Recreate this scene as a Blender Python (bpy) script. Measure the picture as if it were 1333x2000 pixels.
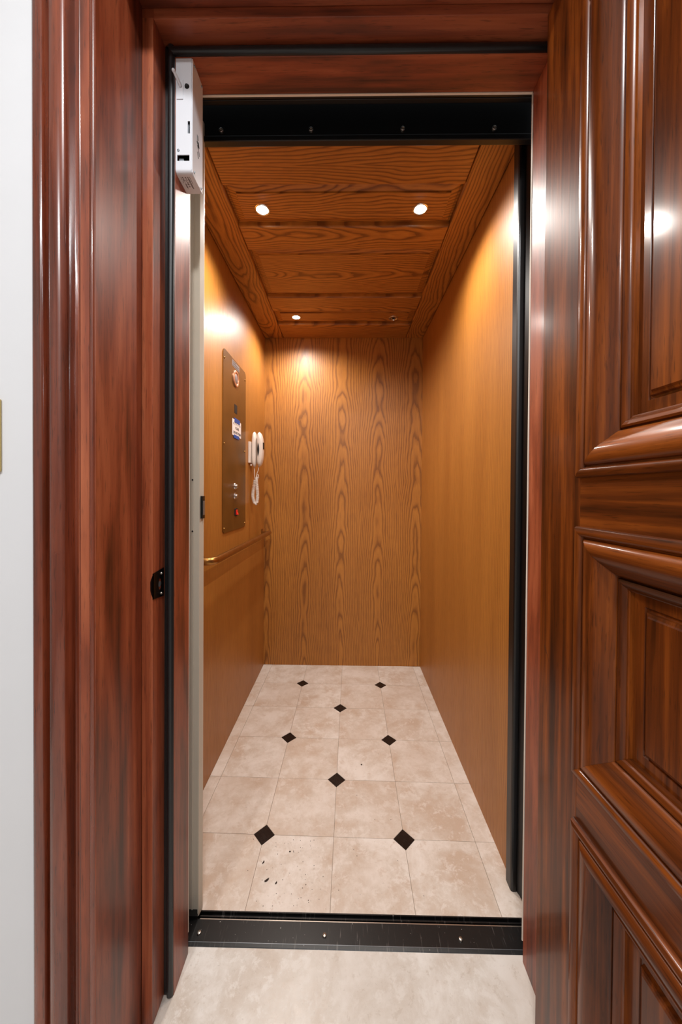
import bpy, bmesh, math, random
from mathutils import Vector, Matrix
random.seed(7)
for o in list(bpy.data.objects):
    bpy.data.objects.remove(o, do_unlink=True)
SC = bpy.context.scene
COL = SC.collection

# ------------------------------------------------------------------ camera
F, CY = 684.59, 969.59            # focal length and principal row in 1333x2000 pixels
cam = bpy.data.cameras.new('camera')
cam.sensor_fit = 'HORIZONTAL'
cam.sensor_width = 36.0
cam.lens = F / 1333 * 36.0
cam.shift_y = (CY - 1000) / 1333
cam.clip_start = 0.02
camo = bpy.data.objects.new('camera', cam)
COL.objects.link(camo)
RX = Vector((0.99987289, 0.01446818, 0.00669959))
DN = Vector((0.00684756, -0.01020204, -0.99992451))
FW = Vector((-0.01439874, 0.99984328, -0.01029982))
camo.matrix_world = Matrix(((RX.x, -DN.x, -FW.x, 0.0), (RX.y, -DN.y, -FW.y, -0.9039),
                            (RX.z, -DN.z, -FW.z, 1.1237), (0, 0, 0, 1)))
SC.camera = camo

# ------------------------------------------------------------------ world, exposure
W = bpy.data.worlds.new('world')
SC.world = W
W.use_nodes = True
W.node_tree.nodes['Background'].inputs[0].default_value = (0.9, 0.95, 1, 1)
W.node_tree.nodes['Background'].inputs[1].default_value = 0.3
SC.view_settings.view_transform = 'Standard'
SC.view_settings.look = 'None'
SC.view_settings.gamma = 1
SC.view_settings.use_curve_mapping = False
SC.view_settings.exposure = 0.0
CAB_LAMP_W = 29.0                 # each lit cab downlight
HALL_LAMP_W = 26.0                # each hall ceiling light
HALL_LAMPS = [(0.02, -1.12, .8), (-0.75, -2.2, 1.35)]  # second lamp is an unseen fill, added to lift the lower wall

# ------------------------------------------------------------------ helpers
def lin(c):
    return tuple((v / 255 / 12.92 if v / 255 <= .04045 else ((v / 255 + .055) / 1.055) ** 2.4) for v in c) + (1,)

class NT:
    def __init__(s, name):
        s.m = bpy.data.materials.new(name)
        s.m.use_nodes = True
        s.t = s.m.node_tree
        s.b = s.t.nodes['Principled BSDF']
    def n(s, typ, **kw):
        nd = s.t.nodes.new(typ)
        for k, v in kw.items():
            setattr(nd, k, v)
        return nd
    def put(s, sock, v):
        if isinstance(v, bpy.types.NodeSocket):
            s.t.links.new(v, sock)
        elif v is not None:
            sock.default_value = v
    def math(s, op, a, b=None, c=None, clamp=False):
        nd = s.n('ShaderNodeMath', operation=op, use_clamp=clamp)
        for i, v in enumerate((a, b, c)):
            if v is not None:
                s.put(nd.inputs[i], v)
        return nd.outputs[0]
    def comb(s, x, y, z):
        nd = s.n('ShaderNodeCombineXYZ')
        for i, v in enumerate((x, y, z)):
            s.put(nd.inputs[i], v)
        return nd.outputs[0]
    def noise(s, vec, scale=1.0, detail=2.0, rough=.5, dist=0.0):
        nd = s.n('ShaderNodeTexNoise')
        s.put(nd.inputs['Vector'], vec)
        nd.inputs['Scale'].default_value = scale
        nd.inputs['Detail'].default_value = detail
        nd.inputs['Roughness'].default_value = rough
        nd.inputs['Distortion'].default_value = dist
        return nd.outputs[0]
    def mix(s, f, a, b, typ='MIX'):
        nd = s.n('ShaderNodeMix', data_type='RGBA', blend_type=typ)
        s.put(nd.inputs[0], f)
        s.put(nd.inputs[6], a)
        s.put(nd.inputs[7], b)
        return nd.outputs[2]
    def ramp(s, f, stops):
        nd = s.n('ShaderNodeValToRGB')
        s.put(nd.inputs[0], f)
        e = nd.color_ramp.elements
        while len(e) > 1:
            e.remove(e[-1])
        e[0].position, e[0].color = stops[0]
        for p, c in stops[1:]:
            x = e.new(p)
            x.color = c
        return nd.outputs[0]
    def range(s, v, a, b, c=0.0, d=1.0):
        nd = s.n('ShaderNodeMapRange')
        s.put(nd.inputs[0], v)
        for i, q in enumerate((a, b, c, d)):
            nd.inputs[i + 1].default_value = q
        return nd.outputs[0]
    def bump(s, h, strength=.2, dist=.001):
        nd = s.n('ShaderNodeBump')
        s.put(nd.inputs['Height'], h)
        nd.inputs['Strength'].default_value = strength
        nd.inputs['Distance'].default_value = dist
        s.t.links.new(nd.outputs[0], s.b.inputs['Normal'])
    def coords(s):
        tc = s.n('ShaderNodeTexCoord')
        sp = s.n('ShaderNodeSeparateXYZ')
        s.t.links.new(tc.outputs['Object'], sp.inputs[0])
        return tc.outputs['Object'], sp.outputs
    def set(s, **kw):
        names = dict(color='Base Color', rough='Roughness', metal='Metallic', coat='Coat Weight',
                     coat_rough='Coat Roughness', spec='Specular IOR Level', em='Emission Color', es='Emission Strength')
        for k, v in kw.items():
            s.put(s.b.inputs[names[k]], v)
        return s.m

def plain(name, c, rough=.5, metal=0.0, coat=0.0, vary=.06, scale=40):
    t = NT(name)
    o, sp = t.coords()
    f = t.noise(o, scale, 3)
    a = tuple(v * (1 - vary) for v in lin(c)[:3]) + (1,)
    b = tuple(min(1, v * (1 + vary)) for v in lin(c)[:3]) + (1,)
    return t.set(color=t.mix(f, a, b), rough=rough, metal=metal, coat=coat)

AX = {'x': 0, 'y': 1, 'z': 2}

def oak(name, along, across, leaf=.24, centre=0.0, d0=.005, slope=.05, ring=.0095, wob=.05, strong=1.0, rnd=False):
    """flat-sawn oak: growth rings r = sqrt(u^2 + d^2) cut by a board whose depth d drifts along its length"""
    t = NT(name)
    o, sp = t.coords()
    a, u = sp[AX[along]], sp[AX[across]]
    if rnd:
        r = t.n('ShaderNodeObjectInfo').outputs['Random']
        a2 = t.math('ADD', a, t.math('MULTIPLY', r, 7.3))
        u2 = t.math('ADD', u, t.math('MULTIPLY', r, 3.1))
    else:
        a2, u2 = a, u
    ws = t.noise(t.comb(t.math('MULTIPLY', u2, 4.0), t.math('MULTIPLY', a2, 1.8), .3), 1, 2)
    uw = t.math('ADD', u2, t.math('MULTIPLY', t.math('SUBTRACT', ws, .5), .05))
    uu = t.math('WRAP', t.math('SUBTRACT', uw, centre), leaf / 2, -leaf / 2)
    leafid = t.math('FLOOR', t.math('DIVIDE', t.math('ADD', t.math('SUBTRACT', uw, centre), leaf / 2), leaf))
    nd = t.noise(t.comb(t.math('ADD', t.math('MULTIPLY', u2, 2.5), t.math('MULTIPLY', leafid, .35)), t.math('MULTIPLY', a2, 2.6), 0.0), 1, 2)
    d = t.math('ADD', t.math('ADD', d0, t.math('MULTIPLY', a, slope)), t.math('MULTIPLY', t.math('SUBTRACT', nd, .5), wob))
    n2 = t.noise(t.comb(t.math('MULTIPLY', u2, 45.0), t.math('MULTIPLY', a2, 6.0), 2.0), 1, 3)
    rr = t.math('SQRT', t.math('ADD', t.math('MULTIPLY', uu, uu), t.math('MULTIPLY', d, d)))
    rr = t.math('ADD', rr, t.math('MULTIPLY', n2, ring * .9))
    ln = t.math('FRACT', t.math('DIVIDE', rr, ring))
    col = t.ramp(ln, [(0.0, lin((96, 52, 12))), (.14, lin((106, 59, 15))), (.34, lin((164, 104, 40))), (.75, lin((180, 118, 47))), (1.0, lin((140, 84, 28)))])
    basec = t.ramp(t.noise(t.comb(t.math('MULTIPLY', u2, 7.0), t.math('MULTIPLY', a2, .7), 4.0), 1, 3), [(.3, lin((156, 97, 35))), (.7, lin((182, 120, 49)))])
    col = t.mix(.8 * strong, basec, col)
    pore = t.noise(t.comb(t.math('MULTIPLY', u2, 480.0), t.math('MULTIPLY', a2, 14.0), 1.0), 1, 2, .6)
    pm = t.range(pore, .50, .70)
    col = t.mix(t.math('MULTIPLY', pm, .35 * strong + .12), col, lin((100, 54, 18)))
    rough = t.range(pore, .3, .7, .40, .52)
    t.bump(pore, .10, .0006)
    return t.set(color=col, rough=rough, coat=.05, coat_rough=.26)

def mahogany(name, along, across, dark, mid, light, blot=.5, rough=.28, rnd=True, coat=.55, coat_rough=.12, spec=.5):
    t = NT(name)
    o, sp = t.coords()
    a, u = sp[AX[along]], sp[AX[across]]
    w = sp[3 - AX[along] - AX[across]]
    if rnd:
        r = t.n('ShaderNodeObjectInfo').outputs['Random']
        a = t.math('ADD', a, t.math('MULTIPLY', r, 5.7))
    s1 = t.noise(t.comb(t.math('MULTIPLY', u, 55.0), t.math('MULTIPLY', a, 1.7), t.math('MULTIPLY', w, 55.0)), 1, 4, .6, .4)
    s2 = t.noise(t.comb(t.math('MULTIPLY', u, 14.0), t.math('MULTIPLY', a, 2.2), t.math('MULTIPLY', w, 14.0)), 1, 3, .55, .6)
    f = t.math('ADD', t.math('MULTIPLY', s1, 1 - blot), t.math('MULTIPLY', s2, blot))
    col = t.ramp(f, [(.36, lin(dark)), (.50, lin(mid)), (.66, lin(light))])
    pore = t.noise(t.comb(t.math('MULTIPLY', u, 420.0), t.math('MULTIPLY', a, 26.0), t.math('MULTIPLY', w, 420.0)), 1, 2, .6)
    col = t.mix(t.range(pore, .58, .72, 0, .5), col, lin(tuple(v * .45 for v in dark)))
    t.bump(s1, .06, .002)
    return t.set(color=col, rough=t.range(s2, .2, .8, rough - .05, rough + .07), spec=spec, coat=coat, coat_rough=coat_rough)

def stone(name, c1, c2, c3, rough=.35, rnd=True):
    t = NT(name)
    o, sp = t.coords()
    v = o
    if rnd:
        r = t.n('ShaderNodeObjectInfo').outputs['Random']
        k = t.n('ShaderNodeVectorMath', operation='ADD')
        t.put(k.inputs[0], o)
        t.put(k.inputs[1], t.comb(t.math('MULTIPLY', r, 9.0), t.math('MULTIPLY', r, 23.0), t.math('MULTIPLY', r, 5.0)))
        v = k.outputs[0]
    n1 = t.noise(v, 7, 8, .68, .25)
    n2 = t.noise(v, 30, 8, .75, .35)
    n3 = t.noise(v, 110, 4, .7, .2)
    n4 = t.noise(v, 3.2, 3, .5, .1)
    col = t.ramp(n1, [(.36, lin(c3)), (.5, lin(c1)), (.64, lin(c2))])
    col = t.mix(t.range(n2, .52, .60, 0, .6), col, lin(c2))
    col = t.mix(t.range(n2, .44, .36, 0, .5), col, lin(c3))
    col = t.mix(t.range(n4, .5, .68, 0, .4), col, lin(c3))
    col = t.mix(t.range(n3, .62, .72, 0, .4), col, lin(tuple(x * .78 for x in c3)))
    if rnd:
        col = t.mix(t.math('MULTIPLY', r, .3), col, lin(c3))
    return t.set(color=col, rough=t.range(n2, .3, .7, rough - .06, rough + .08), spec=.4)

M = {}
M['hall_paint'] = plain('taupe hall paint', (172, 166, 160), .6, vary=.03, scale=8)
M['white_wall'] = plain('white painted plaster', (226, 229, 233), .6, vary=.02, scale=8)
M['ceiling_paint'] = plain('white ceiling paint', (235, 235, 234), .7, vary=.02, scale=8)
M['oak_back'] = oak('oak veneer back', 'z', 'x', leaf=.24, centre=-.03, d0=.022, slope=.040, ring=.0098, wob=.045, strong=.82)
M['oak_side'] = oak('oak veneer side', 'z', 'y', leaf=3.0, centre=-.35, d0=.01, slope=.01, ring=.012, wob=.05, strong=.42)
M['oak_x'] = oak('oak solid cross', 'x', 'y', leaf=.22, centre=.03, d0=.06, slope=.07, ring=.0095, wob=.08, rnd=True)
M['oak_y'] = oak('oak solid long', 'y', 'x', leaf=.22, centre=.03, d0=.02, slope=.06, ring=.0095, wob=.08, rnd=True)
JD, JM, JL = (68, 27, 12), (138, 64, 35), (176, 96, 60)
M['jamb_z'] = mahogany('stained jamb upright', 'z', 'y', JD, JM, JL, .6, .45, coat=.22, coat_rough=.2)
M['jamb_x'] = mahogany('stained jamb head', 'x', 'y', JD, JM, JL, .6, .45, coat=.22, coat_rough=.2)
M['jamb_edge'] = mahogany('stained jamb edge', 'z', 'x', (112, 48, 24), (164, 82, 48), (190, 110, 72), .4, .42, coat=.2, coat_rough=.2)
M['casing_z'] = mahogany('stained casing upright', 'z', 'x', JD, (104, 44, 24), (140, 67, 40), .4, .24, coat=.75, coat_rough=.10)
M['casing_x'] = mahogany('stained casing head', 'x', 'z', JD, (104, 44, 24), (140, 67, 40), .4, .24, coat=.75, coat_rough=.10)
DD, DM, DL = (48, 20, 6), (98, 46, 13), (146, 76, 24)
M['door_z'] = mahogany('polished mahogany upright', 'z', 'x', DD, DM, DL, .35, .36, coat=.34, coat_rough=.14, spec=.14)
M['door_x'] = mahogany('polished mahogany cross', 'x', 'z', DD, DM, DL, .35, .36, coat=.34, coat_rough=.14, spec=.14)
M['stone_tile'] = stone('travertine tile', (209, 196, 183), (226, 217, 208), (194, 172, 153), .34)
M['stone_hall'] = stone('travertine hall slab', (206, 199, 190), (222, 218, 212), (192, 180, 167), .3, rnd=False)
M['stone_black'] = stone('black granite', (26, 18, 15), (34, 25, 20), (18, 12, 10), .25)
M['grout'] = plain('grout', (138, 120, 102), .9)
M['black_metal'] = plain('black painted steel', (9, 9, 10), .36, vary=.2)
M['black_rubber'] = plain('black rubber', (24, 26, 28), .38, vary=.15)
M['cream_metal'] = plain('cream painted steel', (206, 198, 182), .42, vary=.03)
M['white_plastic'] = plain('white powder coat', (234, 239, 246), .38, vary=.015)
M['phone'] = plain('ivory plastic', (226, 214, 204), .35, vary=.02, coat=.2)
M['dark'] = plain('dark cavity', (10, 10, 11), .6)
M['grey_metal'] = plain('grey steel', (150, 158, 165), .35, .8)
M['chrome'] = plain('chrome', (220, 220, 222), .16, 1.0, vary=.02)
M['screw'] = plain('steel screw', (190, 184, 176), .3, 1.0, vary=.1)
M['brass'] = plain('aged brass', (168, 122, 66), .28, .95, vary=.25, scale=25)
M['caulk'] = plain('pale caulk', (226, 216, 202), .7)
M['strike'] = plain('blackened bronze', (22, 18, 17), .3, .6, vary=.3)
M['paper'] = plain('note paper', (226, 214, 208), .8, vary=.02)
M['tape'] = plain('blue tape', (32, 72, 150), .55)
M['ink'] = plain('ink', (52, 42, 40), .7)
M['sticker'] = plain('grey sticker', (128, 116, 116), .45)
M['red'] = plain('red switch lens', (214, 40, 34), .3)
M['pink'] = plain('copper emblem', (196, 142, 112), .35, .5)
M['crumb'] = plain('dry leaf crumb', (44, 28, 18), .9, vary=.4)
M['red_logo'] = plain('magenta ink', (120, 40, 90), .6)
M['switch_plate'] = plain('brass switch plate', (196, 172, 112), .4, .6)

def scratchy_sill():
    t = NT('scratched black sill')
    o, sp = t.coords()
    n = t.noise(t.comb(t.math('MULTIPLY', sp[0], 260.0), t.math('MULTIPLY', sp[1], 18.0), 0.0), 1, 2, .6, .3)
    sp2 = t.noise(o, 160, 2, .6)
    c = t.mix(t.range(n, .62, .76, 0, .55), lin((9, 8, 8)), lin((120, 114, 110)))
    c = t.mix(t.range(sp2, .74, .77, 0, .9), c, lin((210, 205, 200)))
    return t.set(color=c, rough=.36, metal=0.0, spec=.4)
M['sill'] = scratchy_sill()

def bronze_plate():
    t = NT('brown bronze plate')
    o, sp = t.coords()
    n = t.noise(t.comb(t.math('MULTIPLY', sp[1], 3.0), t.math('MULTIPLY', sp[2], 160.0), 0.0), 1, 2)
    wear = t.noise(o, 9, 4, .6)
    c = t.mix(t.range(wear, .35, .7), lin((102, 68, 24)), lin((122, 82, 32)))
    d = t.n('ShaderNodeVectorMath', operation='DISTANCE')
    t.put(d.inputs[0], o)
    d.inputs[1].default_value = (-.527, .63, 1.44)
    spots = t.noise(o, 60, 3, .6)
    m = t.math('MULTIPLY', t.range(d.outputs['Value'], .015, .085, 1, 0), t.range(spots, .45, .58))
    c = t.mix(m, c, lin((54, 34, 14)))
    return t.set(color=c, rough=t.range(wear, .3, .7, .30, .40), metal=.45)
M['bronze'] = bronze_plate()

def emis(name, c, s):
    t = NT(name)
    return t.set(color=(1, 1, 1, 1), em=lin(c), es=s)
M['bulb_on'] = emis('lit lamp glass', (255, 246, 232), 60)
M['bulb_off'] = plain('unlit lamp glass', (70, 66, 62), .1, .6)
M['hall_lens'] = emis('lit hall lens', (255, 250, 242), 14)

def base_of(p):
    return Vector((0, 0, 0)) if p is None else WORLDBASE.get(p.name, Vector((0, 0, 0)))
WORLDBASE = {}

def link(name, me, mat, parent=None, smooth=False):
    o = bpy.data.objects.new(name, me)
    COL.objects.link(o)
    if mat is not None:
        me.materials.clear()
        me.materials.append(M[mat] if isinstance(mat, str) else mat)
    if smooth:
        for p in me.polygons:
            p.use_smooth = True
    if parent is not None:
        o.parent = parent
    return o

def obj(name, bm, mat, parent=None, smooth=False, world=True, angle=None):
    """one mesh object; vertices given in world space are moved into the root thing's frame"""
    b = base_of(root_of(parent)) if (world and parent is not None) else Vector((0, 0, 0))
    if b.length:
        bmesh.ops.translate(bm, verts=bm.verts, vec=-b)
    bmesh.ops.recalc_face_normals(bm, faces=bm.faces)
    me = bpy.data.meshes.new(name)
    bm.to_mesh(me)
    bm.free()
    if angle is not None:
        smooth = True
    o = link(name, me, mat, parent, smooth)
    if angle is not None:
        me.set_sharp_from_angle(angle=math.radians(angle))
    return o

def root_of(p):
    while p is not None and p.parent is not None:
        p = p.parent
    return p

def tag(o, label, cat, group=None, kind=None):
    o['label'] = label
    o['category'] = cat
    if group:
        o['group'] = group
    if kind:
        o['kind'] = kind
    return o

def thing(name, loc, label, cat, group=None, kind=None):
    o = bpy.data.objects.new(name, None)
    o.empty_display_size = .02
    COL.objects.link(o)
    o.location = loc
    WORLDBASE[o.name] = Vector(loc)
    return tag(o, label, cat, group, kind)

def B():
    return bmesh.new()

def box(bm, x0, x1, y0, y1, z0, z1, bev=0.0, seg=2):
    r = bmesh.ops.create_cube(bm, size=1)
    vs = r['verts']
    for v in vs:
        v.co = Vector(((x0 + x1) / 2 + v.co.x * (x1 - x0), (y0 + y1) / 2 + v.co.y * (y1 - y0), (z0 + z1) / 2 + v.co.z * (z1 - z0)))
    if bev:
        es = {e for v in vs for e in v.link_edges}
        bmesh.ops.bevel(bm, geom=list(es), offset=bev, segments=seg, affect='EDGES', profile=.6)
    return bm

def prism(bm, pts, fn0, fn1, close=True):
    """pts: list of 2D points; fn0/fn1 map (p) -> 3D at either end; closed solid"""
    a = [bm.verts.new(fn0(p)) for p in pts]
    b = [bm.verts.new(fn1(p)) for p in pts]
    n = len(pts)
    for i in range(n if close else n - 1):
        j = (i + 1) % n
        bm.faces.new((a[i], a[j], b[j], b[i]))
    if close:
        bm.faces.new(a)
        bm.faces.new(b[::-1])
    return bm

def cyl(bm, p0, p1, r0, r1=None, seg=20, caps=True):
    p0, p1 = Vector(p0), Vector(p1)
    d = p1 - p0
    r1 = r0 if r1 is None else r1
    r = bmesh.ops.create_cone(bm, cap_ends=caps, segments=seg, radius1=r0, radius2=r1, depth=d.length)
    m = Matrix.Translation((p0 + p1) / 2) @ d.to_track_quat('Z', 'Y').to_matrix().to_4x4()
    bmesh.ops.transform(bm, matrix=m, verts=r['verts'])
    return bm

def tube(bm, path, r, seg=10, caps=True):
    path = [Vector(p) for p in path]
    rings = []
    up = Vector((0, 0, 1))
    prev = None
    for i, p in enumerate(path):
        t = (path[min(i + 1, len(path) - 1)] - path[max(i - 1, 0)]).normalized()
        if prev is None:
            s = t.cross(up)
            if s.length < .05:
                s = t.cross(Vector((1, 0, 0)))
        else:
            s = prev - t * prev.dot(t)
        s.normalize()
        prev = s
        w = t.cross(s)
        rr = r[i] if isinstance(r, (list, tuple)) else r
        rings.append([bm.verts.new(p + s * rr * math.cos(k * 2 * math.pi / seg) + w * rr * math.sin(k * 2 * math.pi / seg)) for k in range(seg)])
    for A, Bq in zip(rings, rings[1:]):
        for k in range(seg):
            bm.faces.new((A[k], A[(k + 1) % seg], Bq[(k + 1) % seg], Bq[k]))
    if caps:
        bm.faces.new(rings[0][::-1])
        bm.faces.new(rings[-1])
    return bm

def lathe(bm, prof, origin, axis, seg=24):
    """prof: (radius, height along axis)"""
    q = Vector(axis).to_track_quat('Z', 'Y').to_matrix()
    o = Vector(origin)
    rings = []
    for r, h in prof:
        if r < 1e-6:
            rings.append([bm.verts.new(o + q @ Vector((0, 0, h)))])
        else:
            rings.append([bm.verts.new(o + q @ Vector((r * math.cos(k * 2 * math.pi / seg), r * math.sin(k * 2 * math.pi / seg), h))) for k in range(seg)])
    for A, Bq in zip(rings, rings[1:]):
        for k in range(seg):
            a0, a1 = A[k % len(A)], A[(k + 1) % len(A)]
            b0, b1 = Bq[k % len(Bq)], Bq[(k + 1) % len(Bq)]
            vs = []
            for v in (a0, a1, b1, b0):
                if v not in vs:
                    vs.append(v)
            if len(vs) >= 3:
                bm.faces.new(vs)
    return bm

def text_mesh(name, s, size, mat, parent, origin, right, up, depth=.0003, align='CENTER'):
    cu = bpy.data.curves.new(name, 'FONT')
    cu.body = s
    cu.size = size
    cu.align_x = align
    cu.align_y = 'CENTER'
    cu.extrude = depth
    cu.resolution_u = 2
    o = bpy.data.objects.new(name + '_tmp', cu)
    COL.objects.link(o)
    bpy.context.view_layer.update()
    me = bpy.data.meshes.new_from_object(o.evaluated_get(bpy.context.evaluated_depsgraph_get()))
    bpy.data.objects.remove(o, do_unlink=True)
    R_, U_ = Vector(right).normalized(), Vector(up).normalized()
    N_ = R_.cross(U_)
    mm = Matrix(((R_.x, U_.x, N_.x, 0), (R_.y, U_.y, N_.y, 0), (R_.z, U_.z, N_.z, 0), (0, 0, 0, 1)))
    me.transform(Matrix.Translation(Vector(origin) - base_of(root_of(parent))) @ mm)
    me.name = name
    return link(name, me, mat, parent)

def screw(name, pos, normal, r, parent, mat='screw', slot=True):
    bm = B()
    lathe(bm, [(0, .0), (r, 0), (r, .35 * r), (r * .8, .7 * r), (r * .42, .8 * r), (r * .36, .45 * r), (0, .4 * r)], pos, normal, 14)
    return obj(name, bm, mat, parent, angle=40)

# ------------------------------------------------------------------ key sizes (metres)
XL, XR, YB, H = -.531, .487, 1.366, 2.12        # cab interior
STL, STR = -.377, .432                          # clear opening between door stops
HEADZ = 2.066

# ================================================================== THE HALL
bm = box(B(), -1.7, 1.5, -2.9, -.055, -.05, 0)
tag(obj('floor_hall', bm, 'stone_hall'), 'pale travertine hall floor in front of the elevator threshold', 'floor', kind='structure')
bm = B()
box(bm, -1.75, -.45, -.29, -.075, 0, 2.65)
box(bm, .506, 1.55, -.29, -.075, 0, 2.65)
box(bm, -.45, .506, -.29, -.075, 2.13, 2.65)
tag(obj('wall_front', bm, 'white_wall'), 'white painted hall wall around the elevator doorway', 'wall', kind='structure')
tag(obj('wall_hall_left', box(B(), -1.75, -1.7, -2.9, -.29, 0, 2.65), 'hall_paint'), 'taupe hall wall to the left of the viewer', 'wall', kind='structure')
tag(obj('wall_hall_right', box(B(), 1.5, 1.55, -2.9, -.29, 0, 2.65), 'hall_paint'), 'taupe hall wall behind the open door', 'wall', kind='structure')
tag(obj('wall_hall_back', box(B(), -1.75, 1.55, -2.95, -2.9, 0, 2.65), 'hall_paint'), 'taupe hall wall behind the viewer', 'wall', kind='structure')
tag(obj('ceiling_hall', box(B(), -1.75, 1.55, -2.95, -.075, 2.65, 2.7), 'ceiling_paint'), 'white flat hall ceiling above the doorway', 'ceiling', kind='structure')

for i, (x, y, k) in enumerate(HALL_LAMPS):
    t = thing('ceiling_light', (x, y, 2.65), ['flush round hall ceiling light nearest the doorway', 'added unseen fill light on the ceiling at the back of the hall'][i], 'ceiling light', 'hall ceiling lights')
    obj('trim_ring', lathe(B(), [(.085, 0), (.105, 0), (.105, -.008), (.098, -.014), (.085, -.01), (.085, 0)], (x, y, 2.65), (0, 0, 1), 32), 'white_plastic', t, angle=40)
    obj('lens', lathe(B(), [(0, -.009), (.05, -.008), (.085, -.004)], (x, y, 2.65), (0, 0, 1), 32), 'hall_lens', t, smooth=True)
    L = bpy.data.lights.new('hall_light', 'AREA')
    L.shape = 'DISK'
    L.size = .2
    L.energy = HALL_LAMP_W * k
    L.color = (.99, .99, 1)
    lo = bpy.data.objects.new('hall_light', L)
    COL.objects.link(lo)
    lo.location = (0, 0, -.02)
    lo.parent = t

# ================================================================== THE CAB SHELL
fl = obj('floor', box(B(), -.56, .52, .021, YB + .03, -.04, -.002), 'grout')
tag(fl, 'elevator cab floor of pale travertine tiles with black diamonds', 'floor', kind='structure')
T = .2286
TH, OX = -.0136, -.0355
def gp(c, j):
    return Vector((OX + c * T * math.cos(TH) - j * T * math.sin(TH), c * T * math.sin(TH) + j * T * math.cos(TH)))
DIA = {(-1, 5), (1, 5), (0, 4), (-1, 3), (1, 3), (0, 2), (-1, 1), (1, 1)}
HD = .0335
def clip(poly, f):
    out = []
    for i, p in enumerate(poly):
        q = poly[(i + 1) % len(poly)]
        a, b = f(p), f(q)
        if a >= 0:
            out.append(p)
        if (a >= 0) != (b >= 0):
            out.append(p + (q - p) * (a / (a - b)))
    return out
FX0, FX1, FY0, FY1 = XL + .0005, .493, .0215, YB - .0005
g = .0006 / T
for ci in range(-3, 3):
    for j in range(0, 6 + 1):
        P = []
        hd = (HD + .0012) / T
        for (c, r, du, dv) in ((ci, j, 1, 1), (ci + 1, j, -1, 1), (ci + 1, j + 1, -1, -1), (ci, j + 1, 1, -1)):
            if (c, r) in DIA:
                e1, e2 = gp(c + du * hd, r + dv * g), gp(c + du * g, r + dv * hd)
                P += [e2, e1] if du == dv else [e1, e2]
            else:
                P.append(gp(c + du * g, r + dv * g))
        for f in (lambda p: p.x - FX0, lambda p: FX1 - p.x, lambda p: p.y - FY0, lambda p: FY1 - p.y):
            P = clip(P, f)
            if len(P) < 3:
                break
        if len(P) < 3:
            continue
        zt = random.uniform(-.0002, .0002)
        bm = prism(B(), P, lambda p: (p.x, p.y, -.006), lambda p: (p.x, p.y, zt))
        obj('tile', bm, 'stone_tile', fl)
for c, j in sorted(DIA):
    P = [gp(c + HD / T, j), gp(c, j + HD / T), gp(c - HD / T, j), gp(c, j - HD / T)]
    o = obj('diamond_inlay', prism(B(), P, lambda p: (p.x, p.y, -.006), lambda p: (p.x, p.y, .0002)), 'stone_black', fl)
    o['label'] = 'small black granite diamond inlay'

tag(obj('wall_back', box(B(), XL - .03, XR + .03, YB, YB + .03, 0, H + .04), 'oak_back'), 'oak veneer rear wall of the elevator cab', 'wall', kind='structure')
tag(obj('wall_left', box(B(), XL - .03, XL, .05, YB, 0, H + .04), 'oak_side'), 'oak veneer cab wall carrying the handrail', 'wall', kind='structure')
tag(obj('wall_right', box(B(), XR, XR + .03, .113, YB, 0, H + .04), 'oak_side'), 'plain oak veneer cab wall beside the black post', 'wall', kind='structure')

# ceiling: stiles, rails, raised panels
ce = obj('ceiling', box(B(), XL - .03, XR + .03, .036, YB + .03, H + .022, H + .05), 'oak_x')
tag(ce, 'panelled oak ceiling of the elevator cab with recessed downlights', 'ceiling', kind='structure')
CX0, CX1 = -.411, .378
def ceil_board(name, x0, x1, y0, y1, mat):
    b = .004
    bm = B()
    x0, x1, y0, y1 = x0 + .0007, x1 - .0007, y0 + .0007, y1 - .0007
    pts = [(x0, y0), (x1, y0), (x1, y1), (x0, y1)]
    def ring(ins, z):
        return [bm.verts.new((px + (ins if px == x0 else -ins), py + (ins if py == y0 else -ins), z)) for px, py in pts]
    rs = [ring(0, H + .022), ring(0, H + .006), ring(b * .35, H + .002), ring(b, H)]
    for A, C in zip(rs, rs[1:]):
        for k in range(4):
            bm.faces.new((A[k], A[(k + 1) % 4], C[(k + 1) % 4], C[k]))
    bm.faces.new(rs[0])
    bm.faces.new(rs[-1])
    return obj(name, bm, mat, ce)
ceil_board('stile', XL, CX0, .036, YB, 'oak_y')
ceil_board('stile', CX1, XR, .036, YB, 'oak_y')
RAILS = [(.036, .243), (.419, .546), (.894, 1.028), (1.182, YB)]
for a, b in RAILS:
    ceil_board('rail', CX0, CX1, a, b, 'oak_x')
for (a0, a), (b, b1) in zip(RAILS, RAILS[1:]):
    bm = B()
    pts = [(CX0, a), (CX1, a), (CX1, b), (CX0, b)]
    def ring(ins, z):
        return [bm.verts.new((px + (ins if px == CX0 else -ins), py + (ins if py == a else -ins), z)) for px, py in pts]
    rs = [ring(0, H + .022), ring(0, H + .0195), ring(.006, H + .0195), ring(.009, H + .0175), ring(.034, H + .0105), ring(.0345, H + .0055)]
    for A, C in zip(rs, rs[1:]):
        for k in range(4):
            bm.faces.new((A[k], A[(k + 1) % 4], C[(k + 1) % 4], C[k]))
    bm.faces.new(rs[-1])
    bm.faces.new(rs[0])
    obj('panel', bm, 'oak_x', ce)

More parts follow.
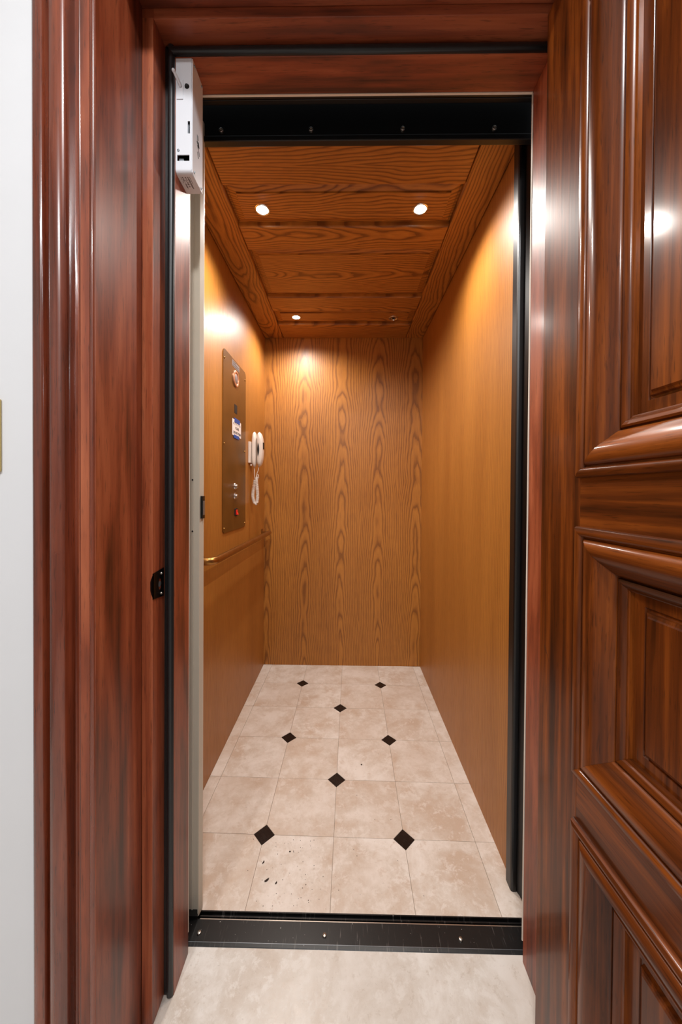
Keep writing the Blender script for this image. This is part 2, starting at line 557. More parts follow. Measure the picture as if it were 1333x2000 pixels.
# downlights
LAMPS = [(-.304, .345, True, 'lit recessed downlight in the front ceiling panel beside the control panel wall'),
         (.255, .346, True, 'lit recessed downlight in the front ceiling panel near the plain oak wall'),
         (-.292, 1.106, True, 'lit recessed downlight in the rear ceiling panel'),
         (.264, 1.116, False, 'unlit chrome-ringed downlight in the rear ceiling panel')]
for x, y, on, lab in LAMPS:
    z = H + .0055
    t = thing('downlight', (x, y, z), lab, 'downlight', 'cab ceiling downlights')
    obj('trim_ring', lathe(B(), [(.0195, .002), (.0265, .002), (.0265, -.0012), (.0245, -.0026), (.0215, -.0026), (.0195, 0)], (x, y, z), (0, 0, 1), 28), 'chrome', t, angle=40)
    if on:
        obj('bulb', lathe(B(), [(.0195, .001), (.0195, -.001), (.015, -.0035), (.007, -.0055), (0, -.006)], (x, y, z), (0, 0, 1), 24), 'bulb_on', t, smooth=True)
        L = bpy.data.lights.new('cab_light', 'SPOT')
        L.energy = CAB_LAMP_W
        L.spot_size = math.radians(163)
        L.spot_blend = .85
        L.shadow_soft_size = .014
        L.color = (1, .945, .88)
        lo = bpy.data.objects.new('cab_light', L)
        COL.objects.link(lo)
        lo.location = (0, 0, -.024)
        lo.parent = t
    else:
        obj('reflector_cup', lathe(B(), [(.0195, .001), (.013, -.0008), (.009, .001)], (x, y, z), (0, 0, 1), 24), 'chrome', t, smooth=True)
        obj('bulb', lathe(B(), [(.009, .001), (.008, -.002), (.003, -.0035), (0, -.004)], (x, y, z), (0, 0, 1), 16), 'dark', t, smooth=True)

# black cab entrance frame
t = thing('entrance_post', (.48, .08, 0), 'black steel post at the front end of the plain oak wall', 'post')
obj('post_body', prism(B(), [(.489, .112), (.489, .084), (.498, .057), (.56, .057), (.56, .112)], lambda p: (p[0], p[1], 0), lambda p: (p[0], p[1], 2.2)), 'black_metal', t)
obj('edge_bead', prism(B(), [(.486, .1125), (.4735, .1125), (.4735, .088), (.475, .083), (.479, .081), (.489, .0815), (.489, .1125)], lambda p: (p[0], p[1], 0), lambda p: (p[0], p[1], 2.1195)), 'black_metal', t)
t = thing('entrance_header', (.02, .027, 2.042), 'black steel header panel with four screws above the cab entrance', 'header')
obj('panel', box(B(), -.53, .56, .022, .034, 2.055, 2.25), 'black_metal', t)
obj('bottom_lip', box(B(), -.53, .488, .018, .035, 2.042, 2.0565, .002), 'black_metal', t)
for x in (-.334, -.098, .141, .378):
    screw('screw', (x, .0219, 2.072), (0, -1, 0), .0062, t)
t = thing('door_track', (.02, -.03, 2.07), 'black ridged steel track tucked above the doorway soffit', 'track')
obj('front_rib', box(B(), -.45, .5, -.052, -.044, 2.079, 2.2, .0015), 'black_metal', t)
obj('rear_rib', box(B(), -.45, .5, -.030, -.018, 2.094, 2.2, .0015), 'black_metal', t)
obj('web', box(B(), -.45, .5, -.044, -.030, 2.11, 2.2), 'black_metal', t)

# sill
t = thing('door_sill', (.03, -.02, 0), 'scratched black metal threshold plate between hall and cab floors', 'threshold')
pts = [(-.056, -.03), (-.056, -.001), (-.053, .0005), (-.046, .002), (-.0005, .0025), (.0005, .002), (.001, -.008), (.008, -.008), (.0085, -.002), (.0115, -.002), (.012, -.008), (.018, -.008), (.0185, .0), (.021, .0), (.021, -.03)]
obj('plate', prism(B(), pts, lambda p: (-.45, p[0], p[1]), lambda p: (.51, p[0], p[1])), 'sill', t)
obj('worn_highlight_edge', box(B(), -.376, .51, -.0012, .0009, .0015, .0030), 'screw', t)  # bright strip supplies the highlight line along the worn plate edge
obj('front_edge', box(B(), -.45, .51, -.0470, -.0462, .0012, .0023), 'grey_metal', t)
for x, y in ((-.366, -.030), (-.047, -.029), (.296, -.030)):
    screw('screw', (x, y, .0022), (0, 0, 1), .0052, t)

# ================================================================== DOOR FRAME
# left / right lining boards: outer reveal, latch jamb, stop
def frame_side(sx, suffix_label):
    # sx = -1 left, +1 right ; c = mirror centre
    c = (STL + STR) / 2
    hw = (STR - STL) / 2
    X = lambda d: c + sx * (hw + d)
    def bx(d0, d1, y0, y1, z0, z1, bev=.0012):
        a, b = sorted((X(d0), X(d1)))
        return box(B(), a, b, y0, y1, z0, z1, bev, 2)
    t = thing('door_jamb', (X(.03), -.19, 0), suffix_label, 'door jamb', kind='structure')
    obj('stop_board', bx(0, .075, -.139, -.067, 0, 2.105), 'jamb_z', t)
    obj('jamb_board', bx(.022, .075, -.185, -.1395, 0, 2.125), 'jamb_z', t)
    obj('reveal_board', bx(.0448, .0735, -.3205, -.1872, 0, 2.128), 'jamb_z', t)
    obj('edge_band', bx(.0222, .0440, -.1868, -.1851, 0.001, 2.0872, .0005), 'jamb_edge', t)
    # caulk at rear corner
    obj('caulk_line', bx(.0003 if sx < 0 else -.0015, .03, -.0665, -.064, 0.05, 2.064, 0), 'caulk', t)
    # rubber seal on the stop face
    s = thing('weather_seal', (X(.012), -.144, 0), 'black rubber seal strip running up the %s stop board' % ('latch side' if sx < 0 else 'hinge side'), 'seal strip')
    prof = [(.0008, -.1392), (.0008, -.142), (.003, -.1452), (.0065, -.1468), (.010, -.1465), (.0130, -.1448), (.0148, -.1415), (.0158, -.1402), (.0215, -.1400), (.0215, -.1392)]
    obj('strip', prism(B(), prof, lambda p: (X(p[0]), p[1], .004), lambda p: (X(p[0]), p[1], 2.086)), 'black_rubber', s, angle=50)
    return t
frame_side(-1, 'stained mahogany latch-side door jamb with strike plate')
frame_side(1, 'stained mahogany hinge-side door jamb behind the open door')
t = thing('door_jamb', (.0275, -.19, 2.07), 'stained mahogany head jamb across the top of the doorway', 'door jamb', kind='structure')
obj('stop_board', box(B(), STL, STR, -.139, -.067, HEADZ, 2.104, .0012), 'jamb_x', t)
obj('jamb_board', box(B(), STL - .0225, STR + .0225, -.185, -.1395, 2.0875, 2.124, .0012), 'jamb_x', t)
obj('reveal_board', box(B(), STL - .0455, STR + .0455, -.320, -.1855, 2.1075, 2.128, .0012), 'jamb_x', t)
obj('caulk_line', box(B(), STL, STR, -.0665, -.062, HEADZ - .0008, 2.08), 'caulk', t)
s = thing('weather_seal', (.0275, -.144, 2.07), 'black rubber seal strip across the head of the doorway', 'seal strip')
prof = [(.0008, -.1392), (.0008, -.142), (.003, -.1452), (.0075, -.1472), (.012, -.1472), (.0160, -.1458), (.0190, -.1430), (.0200, -.1402), (.0212, -.1400), (.0212, -.1392)]
obj('strip', prism(B(), prof, lambda p: (STL - p[0], p[1], HEADZ + p[0]), lambda p: (STR + p[0], p[1], HEADZ + p[0])), 'black_rubber', s, angle=50)

# moulded casing (profile: distance outward from the reveal edge, y)
CP = [(0, -.291), (0, -.3195), (.002, -.3222), (.0055, -.3235), (.009, -.3215), (.0108, -.3160), (.018, -.3120), (.0212, -.3130), (.0226, -.3195),
      (.026, -.3212), (.0285, -.3192), (.030, -.3130), (.034, -.3070), (.040, -.3050), (.045, -.3060), (.0465, -.3140), (.048, -.3212), (.051, -.3245), (.056, -.3270),
      (.064, -.3282), (.071, -.3270), (.076, -.3240), (.079, -.3185), (.081, -.3115), (.0845, -.3105), (.086, -.3170), (.0878, -.3222), (.091, -.3236),
      (.102, -.3236), (.105, -.3222), (.106, -.319), (.106, -.291)]
RXL, RXR, RZ = STL - .0452, STR + .0452, 2.1077
tag(obj('trim_1', prism(B(), CP, lambda p: (RXL - p[0], p[1], 0), lambda p: (RXL - p[0], p[1], RZ + p[0])), 'casing_z', angle=55), 'glossy moulded mahogany casing beside the white wall', 'door casing', kind='structure')
tag(obj('trim_2', prism(B(), CP, lambda p: (RXR + p[0], p[1], 0), lambda p: (RXR + p[0], p[1], RZ + p[0])), 'casing_z', angle=55), 'moulded mahogany casing hidden behind the open door', 'door casing', kind='structure')
tag(obj('trim_3', prism(B(), CP, lambda p: (RXL - p[0], p[1], RZ + p[0]), lambda p: (RXR + p[0], p[1], RZ + p[0])), 'casing_x', angle=55), 'moulded mahogany head casing above the doorway', 'door casing', kind='structure')

# strike plate on the latch reveal (faces +x)
sx_ = STL - .022
t = thing('strike_plate', (sx_, -.163, .926), 'blackened metal latch strike plate set in the jamb', 'strike plate')
bm = B()
outer = [(-.1445, .896), (-.1445, .958), (-.1872, .9535), (-.1872, .9005)]
n = 24
hole = [(-.160 + .0068 * math.cos(2 * math.pi * k / n), .926 + .0125 * math.sin(2 * math.pi * k / n)) for k in range(n)]
def fill_plate(bm, x):
    vo = [bm.verts.new((x, a, b)) for a, b in outer]
    vi = [bm.verts.new((x, a, b)) for a, b in hole]
    es = [bm.edges.new((vo[i], vo[(i + 1) % len(vo)])) for i in range(len(vo))] + [bm.edges.new((vi[i], vi[(i + 1) % n])) for i in range(n)]
    bmesh.ops.triangle_fill(bm, edges=es, use_beauty=True)
    return vo, vi
o1, i1 = fill_plate(bm, sx_ + .0015)
o2, i2 = fill_plate(bm, sx_ + .0001)
for A, C in ((o1, o2), (i1, i2)):
    for k in range(len(A)):
        bm.faces.new((A[k], A[(k + 1) % len(A)], C[(k + 1) % len(C)], C[k]))
obj('plate', bm, 'strike', t)
bm = B()
lipz = [(0, .9005, .9535), (.0022, .906, .948), (.0045, .912, .942), (.0062, .919, .936)]
va = [[bm.verts.new((sx_ + .0015 - d, yy, z)) for d, z in [(q[0], q[1]) for q in lipz] + [(q[0], q[2]) for q in lipz[::-1]]] for yy in (-.1872, -.1852)]
m_ = len(va[0])
for k in range(m_):
    bm.faces.new((va[0][k], va[0][(k + 1) % m_], va[1][(k + 1) % m_], va[1][k]))
bm.faces.new(va[0])
bm.faces.new(va[1][::-1])
obj('lip', bm, 'strike', t, angle=50)
o = obj('latch_recess', lathe(B(), [(0, .0004), (.0062, .0004)], (sx_, -.160, .926), (1, 0, 0), 20), 'grey_metal', t)
for z in (.948, .905):
    screw('screw', (sx_ + .0015, -.156, z), (1, 0, 0), .0028, t)

# ================================================================== THE OPEN DOOR
DA = -math.pi / 2 + .031
t = thing('door_1', (.397, -.187, 0), 'open polished mahogany door with deep bolection panels', 'door', kind='structure')
t.rotation_euler = (0, 0, DA)
DW, DH, DT = .80, 2.081, .044
ST = .112
def dbx(x0, x1, z0, z1, bev=.001, y0=0, y1=DT):
    return box(B(), x0, x1, y0, y1, z0, z1, bev)
obj('stile', dbx(0, ST, .012, DH), 'door_z', t, world=False)
obj('stile', dbx(DW - ST, DW, .012, DH), 'door_z', t, world=False)
PAN = [(.20, .562), (.648, 1.066), (1.155, 1.955)]
edges = [.012] + [v for p in PAN for v in p] + [DH]
for k in range(0, len(edges), 2):
    obj('rail', dbx(ST + .0003, DW - ST - .0003, edges[k], edges[k + 1], .0003), 'door_x', t, world=False)
PR = [(-.003, 0), (-.003, .0045), (-.001, .0085), (.004, .0105), (.0095, .0095), (.0125, .0065), (.0138, .0015), (.0165, .0012), (.0172, .0050), (.020, .0080), (.026, .0105), (.034, .0110),
      (.042, .0085), (.049, .0040), (.056, -.0025), (.0625, -.0080), (.0655, -.0105), (.0665, -.0150), (.0685, -.0152), (.0695, -.0110), (.0725, -.0095), (.0765, -.0105),
      (.0795, -.0130), (.081, -.0160), (.083, -.0162), (.0845, -.0170), (.085, -.0245), (.03, -.0245), (.0, -.02)]
for z0, z1 in PAN:
    x0, x1 = ST, DW - ST
    bm = B()
    def ring(ins, h):
        return [bm.verts.new((px + (ins if px == x0 else -ins), -h, pz + (ins if pz == z0 else -ins))) for px, pz in ((x0, z0), (x1, z0), (x1, z1), (x0, z1))]
    rs = [ring(.0, -.030), ring(0, -.0235), ring(.102, -.0235), ring(.1035, -.0255), ring(.1065, -.0255), ring(.108, -.0205), ring(.112, -.019), ring(.114, -.0165)]
    for A, C in zip(rs, rs[1:]):
        for k in range(4):
            bm.faces.new((A[k], A[(k + 1) % 4], C[(k + 1) % 4], C[k]))
    bm.faces.new(rs[0])
    bm.faces.new(rs[-1])
    pn = obj('panel', bm, 'door_z', t, world=False)
    quad = [((x0, z0), (1, 0), (0, 1), x1 - x0), ((x1, z0), (0, 1), (-1, 0), z1 - z0), ((x1, z1), (-1, 0), (0, -1), x1 - x0), ((x0, z1), (0, -1), (1, 0), z1 - z0)]
    for (ox, oz), d, nn, ln in quad:
        def at(p, end):
            l = p[0] + .0001 if not end else ln - p[0] - .0001
            return (ox + d[0] * l + nn[0] * p[0], -p[1], oz + d[1] * l + nn[1] * p[0])
        obj('moulding', prism(B(), PR, lambda p: at(p, False), lambda p: at(p, True)), 'door_x' if d[0] else 'door_z', pn, world=False, angle=38)
obj('scratch', prism(B(), [(.0150, .824), (.0235, .812), (.0300, .799), (.0310, .797), (.0250, .808), (.0160, .822)], lambda p: (p[0], -.0002, p[1]), lambda p: (p[0], .0004, p[1])), 'dark', t, world=False)
for hz in (.25, 1.05, 1.84):
    hb = B()
    cyl(hb, (-.004, .050, hz - .05), (-.004, .050, hz + .05), .0065)
    obj('hinge', hb, 'brass', t, world=False, angle=40)

# ================================================================== INTERLOCK BOX
bx0, bx1, by0, by1, bz0, bz1 = STL + .0002, -.3425, -.1375, -.083, 1.8195, HEADZ - .0006
t = thing('interlock_box', ((bx0 + bx1) / 2, (by0 + by1) / 2, bz0), 'white metal door interlock box under the head jamb, with lever and slots', 'lock box')
def plate_grid(bm, x0, x1, z0, z1, holes, y0, y1):
    xs = sorted({x0, x1} | {h[i] for h in holes for i in (0, 1)})
    zs = sorted({z0, z1} | {h[i] for h in holes for i in (2, 3)})
    V = {}
    def v(i, j, y):
        k = (i, j, y)
        if k not in V:
            V[k] = bm.verts.new((xs[i], y, zs[j]))
        return V[k]
    solid = {}
    for i in range(len(xs) - 1):
        for j in range(len(zs) - 1):
            cx, cz = (xs[i] + xs[i + 1]) / 2, (zs[j] + zs[j + 1]) / 2
            solid[i, j] = not any(h[0] < cx < h[1] and h[2] < cz < h[3] for h in holes)
    for (i, j), s in solid.items():
        if not s:
            continue
        for y in (y0, y1):
            bm.faces.new((v(i, j, y), v(i + 1, j, y), v(i + 1, j + 1, y), v(i, j + 1, y)))
        for di, dj, a, b in ((-1, 0, (i, j), (i, j + 1)), (1, 0, (i + 1, j), (i + 1, j + 1)), (0, -1, (i, j), (i + 1, j)), (0, 1, (i, j + 1), (i + 1, j + 1))):
            if not solid.get((i + di, j + dj), False):
                bm.faces.new((v(*a, y0), v(*b, y0), v(*b, y1), v(*a, y1)))
slot = (-.3505, -.3455, 1.904, 1.931)
wind = (-.3735, -.3465, 1.845, 1.858)
bm = B()
plate_grid(bm, bx0, bx1, 1.828, bz1, [slot, wind], by0, by0 + .0018)
obj('front_plate', bm, 'white_plastic', t)
bm = B()
R_ = .0085
prof = [(by0, 1.8281)] + [(by0 + R_ * (1 - math.cos(a)), bz0 + R_ * (1 - math.sin(a))) for a in [math.pi / 2 * k / 7 for k in range(1, 8)]] + [(by1, bz0), (by1, bz0 + .0018), (by0 + R_, bz0 + .0018), (by0 + .0030, bz0 + .0045), (by0 + .0018, 1.8281)]
prism(bm, prof, lambda p: (bx0, p[0], p[1]), lambda p: (bx1, p[0], p[1]))
obj('bottom_plate', bm, 'white_plastic', t, angle=40)
obj('back_shell', box(B(), bx0, bx1, -.118, by1 - .0004, bz0 + .002, bz1 - .0005), 'dark', t)
obj('side_cover', prism(B(), [(by0 + .001, bz1), (by1, bz1), (by1, bz0 - .001), (by0 + .009, bz0 - .001), (by0 + .003, bz0 + .003), (by0 + .001, bz0 + .009)], lambda p: (bx1, p[0], p[1]), lambda p: (bx1 + .0022, p[0], p[1])), 'white_plastic', t)
obj('contact_block', box(B(), -.3725, -.362, -.131, -.1185, 1.8455, 1.857, .0006), 'grey_metal', t)
obj('contact_block', box(B(), -.3595, -.350, -.127, -.1185, 1.8455, 1.853, .0006), 'grey_metal', t)
obj('slot_tongue', box(B(), -.3503, -.3483, -.1345, -.1185, 1.9045, 1.926), 'grey_metal', t)
obj('lever_plate', box(B(), -.3745, -.3605, by0 - .0016, by0 + .0002, 1.977, 2.0185, .0006), 'white_plastic', t)
bm = B()
tube(bm, [(-.3655, by0 - .0016, 2.0035), (-.3665, by0 - .006, 2.006), (-.3690, by0 - .014, 2.0105), (-.3715, by0 - .021, 2.0150)], [.0032, .0032, .003, .0028], 12)
lv = obj('lever', bm, 'white_plastic', t, angle=50)
bm = B()
bmesh.ops.create_icosphere(bm, subdivisions=2, radius=.0036, matrix=Matrix.Translation((-.3715, by0 - .021, 2.0150)))
obj('lever_tip', bm, 'white_plastic', lv, smooth=True)
o = obj('key_cylinder', lathe(B(), [(0, .0035), (.003, .0035), (.0048, .0015), (.0052, 0), (.0052, -.001)], (-.3522, by0, 2.005), (0, -1, 0), 22), 'dark', t, angle=40)
screw('screw', (-.3705, by0, 1.8675), (0, -1, 0), .0026, t, 'grey_metal')
for y, z in ((-.129, 2.058), (-.0905, 2.058), (-.127, 1.8285), (-.089, 1.8255)):
    screw('screw', (bx1 + .0022, y, z), (1, 0, 0), .0024, t, 'grey_metal')
# side logo: simple black / white emblem strokes
lx = bx1 + .0023
def stroke(p, q, w, mat):
    p, q = Vector((lx, *p)), Vector((lx, *q))
    d = (q - p).normalized()
    s = Vector((0, -d.z, d.y)) * w / 2
    bm = B()
    a = [bm.verts.new(v) for v in (p + s, p - s, q - s, q + s)]
    bm.faces.new(a)
    r = bmesh.ops.extrude_face_region(bm, geom=list(bm.faces))
    bmesh.ops.translate(bm, verts=[v for v in r['geom'] if isinstance(v, bmesh.types.BMVert)], vec=(.0002, 0, 0))
    obj('logo_stroke', bm, mat, t)
for p, q, w, m in [((-.113, 1.926), (-.111, 1.915), .003, 'grey_metal'), ((-.109, 1.927), (-.105, 1.920), .002, 'grey_metal'), ((-.114, 1.911), (-.104, 1.906), .005, 'dark'), ((-.107, 1.915), (-.103, 1.905), .004, 'dark'),
                   ((-.111, 1.905), (-.106, 1.900), .004, 'dark'), ((-.107, 1.901), (-.102, 1.893), .0022, 'red_logo'), ((-.104, 1.897), (-.101, 1.888), .002, 'dark'), ((-.111, 1.890), (-.105, 1.880), .0028, 'dark')]:
    stroke(p, q, w, m)
# printed lines on the underside (illegible print as short bars)
random.seed(3)
bm = B()
for i, (x, ya, yb, w) in enumerate([(-.3705, -.127, -.112, .0011), (-.3672, -.127, -.098, .0026), (-.3615, -.127, -.101, .0042), (-.3553, -.127, -.099, .0034), (-.3512, -.127, -.110, .0012)]):
    y = ya
    while y < yb:
        l = random.uniform(.0012, .0034)
        for k in range(3 if w > .002 else 1):
            ww = w / (3 if w > .002 else 1)
            xx = x + (k - 1) * ww if w > .002 else x
            if random.random() < .8:
                box(bm, xx - ww * .36, xx + ww * .36, y, y + l, bz0 - .00015, bz0 + .0001)
        y += l + .0005
obj('printed_label', bm, 'ink', t)

# ================================================================== CREAM GATE POST
t = thing('gate_post', (-.40, .012, .003), 'cream painted steel folding-gate post beside the latch jamb', 'gate post')
obj('face_channel', prism(B(), [(-.52, .0125), (-.405, .0125), (-.4035, .0108), (-.4015, .0108), (-.400, .0125), (-.3885, .0125), (-.387, .0105), (-.3845, .003), (-.3815, .003), (-.3785, .019), (-.379, .024), (-.388, .024), (-.52, .024)], lambda p: (p[0], p[1], .006), lambda p: (p[0], p[1], 2.09)), 'cream_metal', t)
obj('foot_shoe', box(B(), -.43, -.383, -.002, .0205, .0026, .012, .001), 'black_metal', t)
obj('latch_keeper', box(B(), -.3805, -.3745, .006, .021, 1.054, 1.113, .001), 'black_metal', t)
obj('keeper_insert', box(B(), -.3747, -.3738, .008, .019, 1.063, 1.100, .0003), 'grey_metal', t)
for z in (1.02, 1.155):
    screw('screw', (-.4035, .0108, z), (0, -1, 0), .0022, t, 'dark')

# ================================================================== CONTROL PANEL on left wall (faces +x)
PX = XL + .0035
t = thing('control_panel', (XL, .755, 1.34), 'tall brown bronze elevator control panel on the oak wall', 'control panel')
def rrect(y0, y1, z0, z1, r, n=6):
    P = []
    for cy, cz, a0 in ((y1 - r, z1 - r, 0), (y0 + r, z1 - r, 90), (y0 + r, z0 + r, 180), (y1 - r, z0 + r, 270)):
        for k in range(n + 1):
            a = math.radians(a0 + 90 * k / n)
            P.append((cy + r * math.cos(a), cz + r * math.sin(a)))
    return P
def slab(y0, y1, z0, z1, r, xa, xb):
    return prism(B(), rrect(y0, y1, z0, z1, r), lambda p: (xa, p[0], p[1]), lambda p: (xb, p[0], p[1]))
obj('face_plate', slab(.589, .925, .945, 1.743, .022, XL + .0003, PX), 'bronze', t)
for y, z in ((.603, 1.703), (.910, 1.703), (.603, 1.334), (.910, 1.334), (.603, .965), (.910, .965)):
    screw('screw', (PX, y, z), (1, 0, 0), .0042, t, 'brass')
st = obj('sticker', slab(.705, .812, 1.707, 1.735, .002, PX, PX + .0006), 'sticker', t)
st['label'] = 'grey printed sticker'
bm = B()
for z, y0, y1 in ((1.730, .715, .760), (1.722, .715, .800), (1.713, .712, .805)):
    box(bm, PX + .0006, PX + .0008, y0, y1, z - .0018, z + .0018)
obj('sticker_print', bm, 'ink', st)
em = obj('emblem', lathe(B(), [(0, .004), (.027, .004), (.029, .0065), (.036, .0065), (.0385, .004), (.0385, 0)], (PX, .753, 1.659), (1, 0, 0), 32), 'pink', t, angle=35)
obj('emblem_badge', lathe(B(), [(0, .0055), (.020, .0050), (.0215, .004)], (PX, .753, 1.659), (1, 0, 0), 28), 'sticker', em, smooth=True)
obj('display_window', slab(.740, .779, 1.497, 1.538, .002, PX - .001, PX + .0008), 'dark', t)
for z in (1.151, 1.105):
    k = obj('key_switch', lathe(B(), [(.0, .014), (.0075, .014), (.0095, .0125), (.0105, .004), (.0145, .0035), (.016, 0)], (PX, .752, z), (1, 0, 0), 22), 'chrome', t, angle=35)
    obj('key_slot', box(B(), PX + .0135, PX + .0145, .7508, .7532, z - .0045, z + .0045), 'dark', k)
rk = obj('rocker_switch', slab(.748, .779, 1.010, 1.046, .003, PX, PX + .004), 'dark', t)
bm = B()
prism(bm, [(PX + .0038, 1.016), (PX + .0038, 1.040), (PX + .006, 1.040), (PX + .0072, 1.028), (PX + .0115, 1.0165)], lambda p: (p[0], .754, p[1]), lambda p: (p[0], .774, p[1]))
obj('red_rocker', bm, 'red', rk)

# paper note taped on the panel
nx = PX + .0007
t = thing('paper_note', (nx, .774, 1.426), 'handwritten white paper note held by blue tape on the control panel', 'note')
bm = B()
vs = [[bm.verts.new((nx + .0012 * math.sin(math.pi * i / 6), .707 + .134 * i / 6, 1.389 + .076 * j / 3)) for j in range(4)] for i in range(7)]
for i in range(6):
    for j in range(3):
        bm.faces.new((vs[i][j], vs[i + 1][j], vs[i + 1][j + 1], vs[i][j + 1]))
r = bmesh.ops.extrude_face_region(bm, geom=list(bm.faces))
bmesh.ops.translate(bm, verts=[v for v in r['geom'] if isinstance(v, bmesh.types.BMVert)], vec=(.0003, 0, 0))
obj('sheet', bm, 'paper', t)
for y0, y1, z0, z1 in ((.735, .816, 1.452, 1.473), (.728, .806, 1.378, 1.394)):
    o = obj('tape_strip', box(B(), nx + .0004, nx + .0022, y0, y1, z0, z1, .0003), 'tape', t)
    o['label'] = 'strip of blue masking tape'
text_mesh('handwriting', 'PLEASE', .0165, 'ink', t, (nx + .0018, .776, 1.4265), (0, 1, 0), (0, 0, 1))
text_mesh('handwriting', 'DO NOT PUSH', .0165, 'ink', t, (nx + .0018, .776, 1.4045), (0, 1, 0), (0, 0, 1))
bm = B()
random.seed(5)
for k in range(7):                       # first line: half hidden by the tape, only strokes can be made out
    y = .722 + k * .0165
    cyl(bm, (nx + .0014, y, 1.441), (nx + .0014, y + random.uniform(-.004, .006), 1.449 + random.uniform(-.002, .002)), .0011, seg=6)
obj('handwriting', bm, 'ink', t)

# ================================================================== TELEPHONE
t = thing('wall_telephone', (XL, 1.03, 1.26), 'ivory corded wall telephone hanging beside the control panel', 'telephone')
obj('wall_plate', box(B(), XL + .0002, XL + .012, .985, 1.062, 1.283, 1.398, .002), 'phone', t)
def capsule(x0, x1, y0, y1, z0, z1, bulge, waist=0.0):
    """long rounded phone shell: rows along z, superellipse sections"""
    bm = B()
    rows = []
    n, m = 22, 20
    for i in range(n + 1):
        s = -1 + 2 * i / n
        e = (1 - abs(s) ** 4.0) ** .5 if abs(s) < 1 else 0
        e = max(e, .02)
        hw = (y1 - y0) / 2 * e
        cx = (x0 + x1) / 2 + bulge * (1 - s * s)
        hx = (x1 - x0) / 2 * e * (1 - waist * (1 - s * s))
        rows.append([bm.verts.new((cx + hx * math.copysign(abs(math.cos(a)) ** .6, math.cos(a)), (y0 + y1) / 2 + hw * math.copysign(abs(math.sin(a)) ** .6, math.sin(a)), (z0 + z1) / 2 + s * (z1 - z0) / 2)) for a in [2 * math.pi * k / m for k in range(m)]])
    for A, C in zip(rows, rows[1:]):
        for k in range(m):
            bm.faces.new((A[k], A[(k + 1) % m], C[(k + 1) % m], C[k]))
    bm.faces.new(rows[0][::-1])
    bm.faces.new(rows[-1])
    return bm
obj('base', capsule(XL + .011, XL + .035, 1.000, 1.062, 1.259, 1.459, .001), 'phone', t, smooth=True)
hs = obj('handset', capsule(XL + .0345, XL + .066, 1.001, 1.061, 1.264, 1.457, .006), 'phone', t, smooth=True)
bm = B()
lens_pts = []
for k in range(17):
    s = -1 + 2 * k / 16
    lens_pts.append((XL + .0445 + .004 * abs(s), 1.357 + s * .038))
for k in range(1, 16):
    s = 1 - 2 * k / 16
    lens_pts.append((XL + .0485 + .0075 * (1 - s * s), 1.357 + s * .038))
prism(bm, lens_pts, lambda p: (p[0], 1.0003, p[1]), lambda p: (p[0], 1.006, p[1]))
obj('grip_inlay', bm, 'dark', hs)
obj('hook_button', box(B(), XL + .071, XL + .0735, 1.02, 1.045, 1.362, 1.398, .001), 'dark', hs)
obj('latch_tab', box(B(), XL + .009, XL + .016, .997, 1.003, 1.268, 1.276, .001), 'phone', t)
def coil(path, turns, rad, wire, seg=6):
    path = [Vector(p) for p in path]
    out = []
    N = turns * 9
    L = len(path) - 1
    for i in range(N + 1):
        u = i / N * L
        k = min(int(u), L - 1)
        f = u - k
        p0, p1, p2, p3 = path[max(k - 1, 0)], path[k], path[k + 1], path[min(k + 2, L)]
        p = .5 * ((2 * p1) + (p2 - p0) * f + (2 * p0 - 5 * p1 + 4 * p2 - p3) * f * f + (3 * p1 - p0 - 3 * p2 + p3) * f ** 3)
        tg = (p2 - p1).normalized()
        s = tg.cross(Vector((0, 1, 0)))
        s.normalize()
        w = tg.cross(s)
        a = 2 * math.pi * i / 9
        out.append(p + (s * math.cos(a) + w * math.sin(a)) * rad)
    bm = B()
    tube(bm, out, wire, seg)
    return bm
cx = XL
bm = coil([(cx + .027, 1.03, 1.190), (cx + .017, 1.03, 1.135), (cx + .015, 1.03, 1.095), (cx + .026, 1.03, 1.062), (cx + .036, 1.03, 1.066), (cx + .040, 1.03, 1.10), (cx + .038, 1.03, 1.145), (cx + .034, 1.03, 1.190), (cx + .040, 1.03, 1.208)], 70, .0078, .0017)
cord = obj('coiled_cord', bm, 'phone', t, smooth=True)
bm = B()
tube(bm, [(cx + .022, 1.03, 1.262), (cx + .022, 1.03, 1.235), (cx + .024, 1.03, 1.21), (cx + .027, 1.03, 1.188)], .0017, 6)
tube(bm, [(cx + .046, 1.03, 1.268), (cx + .044, 1.03, 1.245), (cx + .037, 1.03, 1.228), (cx + .033, 1.03, 1.213), (cx + .037, 1.028, 1.203), (cx + .044, 1.026, 1.206), (cx + .047, 1.026, 1.215), (cx + .043, 1.027, 1.223), (cx + .036, 1.03, 1.214), (cx + .036, 1.03, 1.20)], .0017, 6)
obj('straight_lead', bm, 'phone', cord, smooth=True)

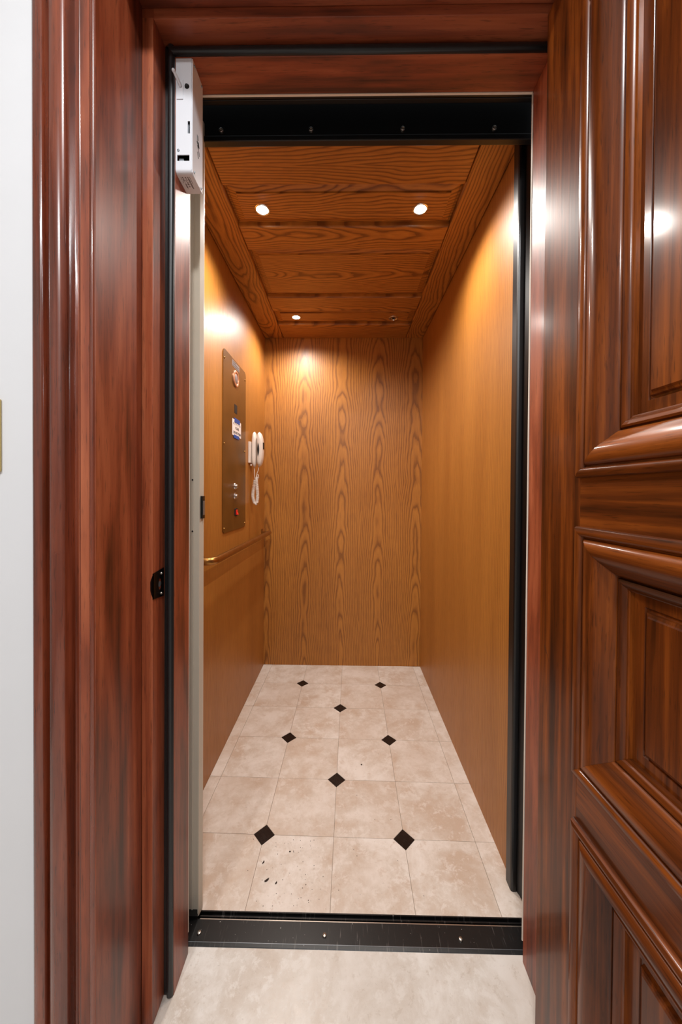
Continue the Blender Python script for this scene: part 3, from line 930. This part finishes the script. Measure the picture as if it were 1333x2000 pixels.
# ================================================================== HANDRAIL
t = thing('handrail', (XL, .84, .868), 'round aged-brass handrail along the oak wall', 'handrail')
hx, hz = -.487, .868
path = [(XL + .002, .372, hz), (-.520, .372, hz), (-.507, .3745, hz), (-.497, .381, hz), (-.489, .392, hz), (hx, .408, hz), (hx, .5, hz), (hx, .8, hz), (hx, 1.1, hz), (hx, 1.318, hz)]
obj('rail', tube(B(), path, .0142, 18), 'brass', t, angle=50)
for y in (1.300,):
    b = obj('bracket', box(B(), XL + .0005, hx - .004, y - .012, y + .012, hz + .002, hz + .011, .001), 'brass', t)
    obj('bracket_flange', box(B(), XL + .0002, XL + .004, y - .02, y + .02, hz - .02, hz + .025, .001), 'brass', b)
obj('end_flange', lathe(B(), [(0, .005), (.02, .005), (.026, .003), (.027, 0)], (XL + .0002, .372, hz), (1, 0, 0), 24), 'brass', t, angle=40)

# ================================================================== SWITCH PLATE on the hall wall
t = thing('switch_plate', (-.645, -.29, 1.22), 'brass light switch plate on the white hall wall', 'switch plate')
bm = box(B(), -.682, -.611, -.2965, -.2902, 1.157, 1.285, .002)
obj('plate', bm, 'switch_plate', t)
obj('toggle', box(B(), -.651, -.641, -.306, -.2965, 1.212, 1.232, .001), 'white_plastic', t)
for z in (1.19, 1.252):
    screw('screw', (-.646, -.2965, z), (0, -1, 0), .003, t, 'brass')

# ================================================================== FLOOR CRUMBS
CR = [(-.243, .145, .010, .004, 70, 'straight dark leaf crumb on the front tile, nearest the black diamond'), (-.222, .096, .016, .005, 35, 'largest bent dark leaf crumb on the front tile'),
      (-.193, .090, .008, .0035, 60, 'short dark leaf crumb beside the bent one'), (.072, .534, .007, .005, 20, 'lone dark crumb in the middle of the cab floor'),
      (-.168, .178, .006, .004, 10, 'tiny dark crumb on the front tile close to the seam')]
for x, y, l, w, a, lab in CR:
    bm = B()
    bmesh.ops.create_icosphere(bm, subdivisions=2, radius=1)
    for v in bm.verts:
        k = 1 + random.uniform(-.25, .25)
        bend = .35 * v.co.x ** 2
        v.co = Vector((v.co.x * l / 2 * k, (v.co.y * w / 2 + bend * w) * k, .0014 + v.co.z * .0012))
    bmesh.ops.transform(bm, matrix=Matrix.Rotation(math.radians(a), 4, 'Z'), verts=bm.verts)
    o = obj('leaf_crumb', bm, 'crumb', None, smooth=True)
    o.location = (x, y, 0)
    tag(o, lab, 'crumb', 'leaf crumbs on the cab floor')
bm = B()
random.seed(11)
for k in range(70):
    x, y = random.gauss(-.15, .055), random.uniform(.03, .22)
    if k > 60:
        x, y = random.uniform(-.3, .4), random.uniform(.05, .6)
    s = random.uniform(.0005, .0012)
    bmesh.ops.create_icosphere(bm, subdivisions=1, radius=s, matrix=Matrix.Translation((x, y, .0004)))
tag(obj('grit', bm, 'crumb'), 'fine dark grit scattered over the front cab tiles', 'grit', kind='stuff')
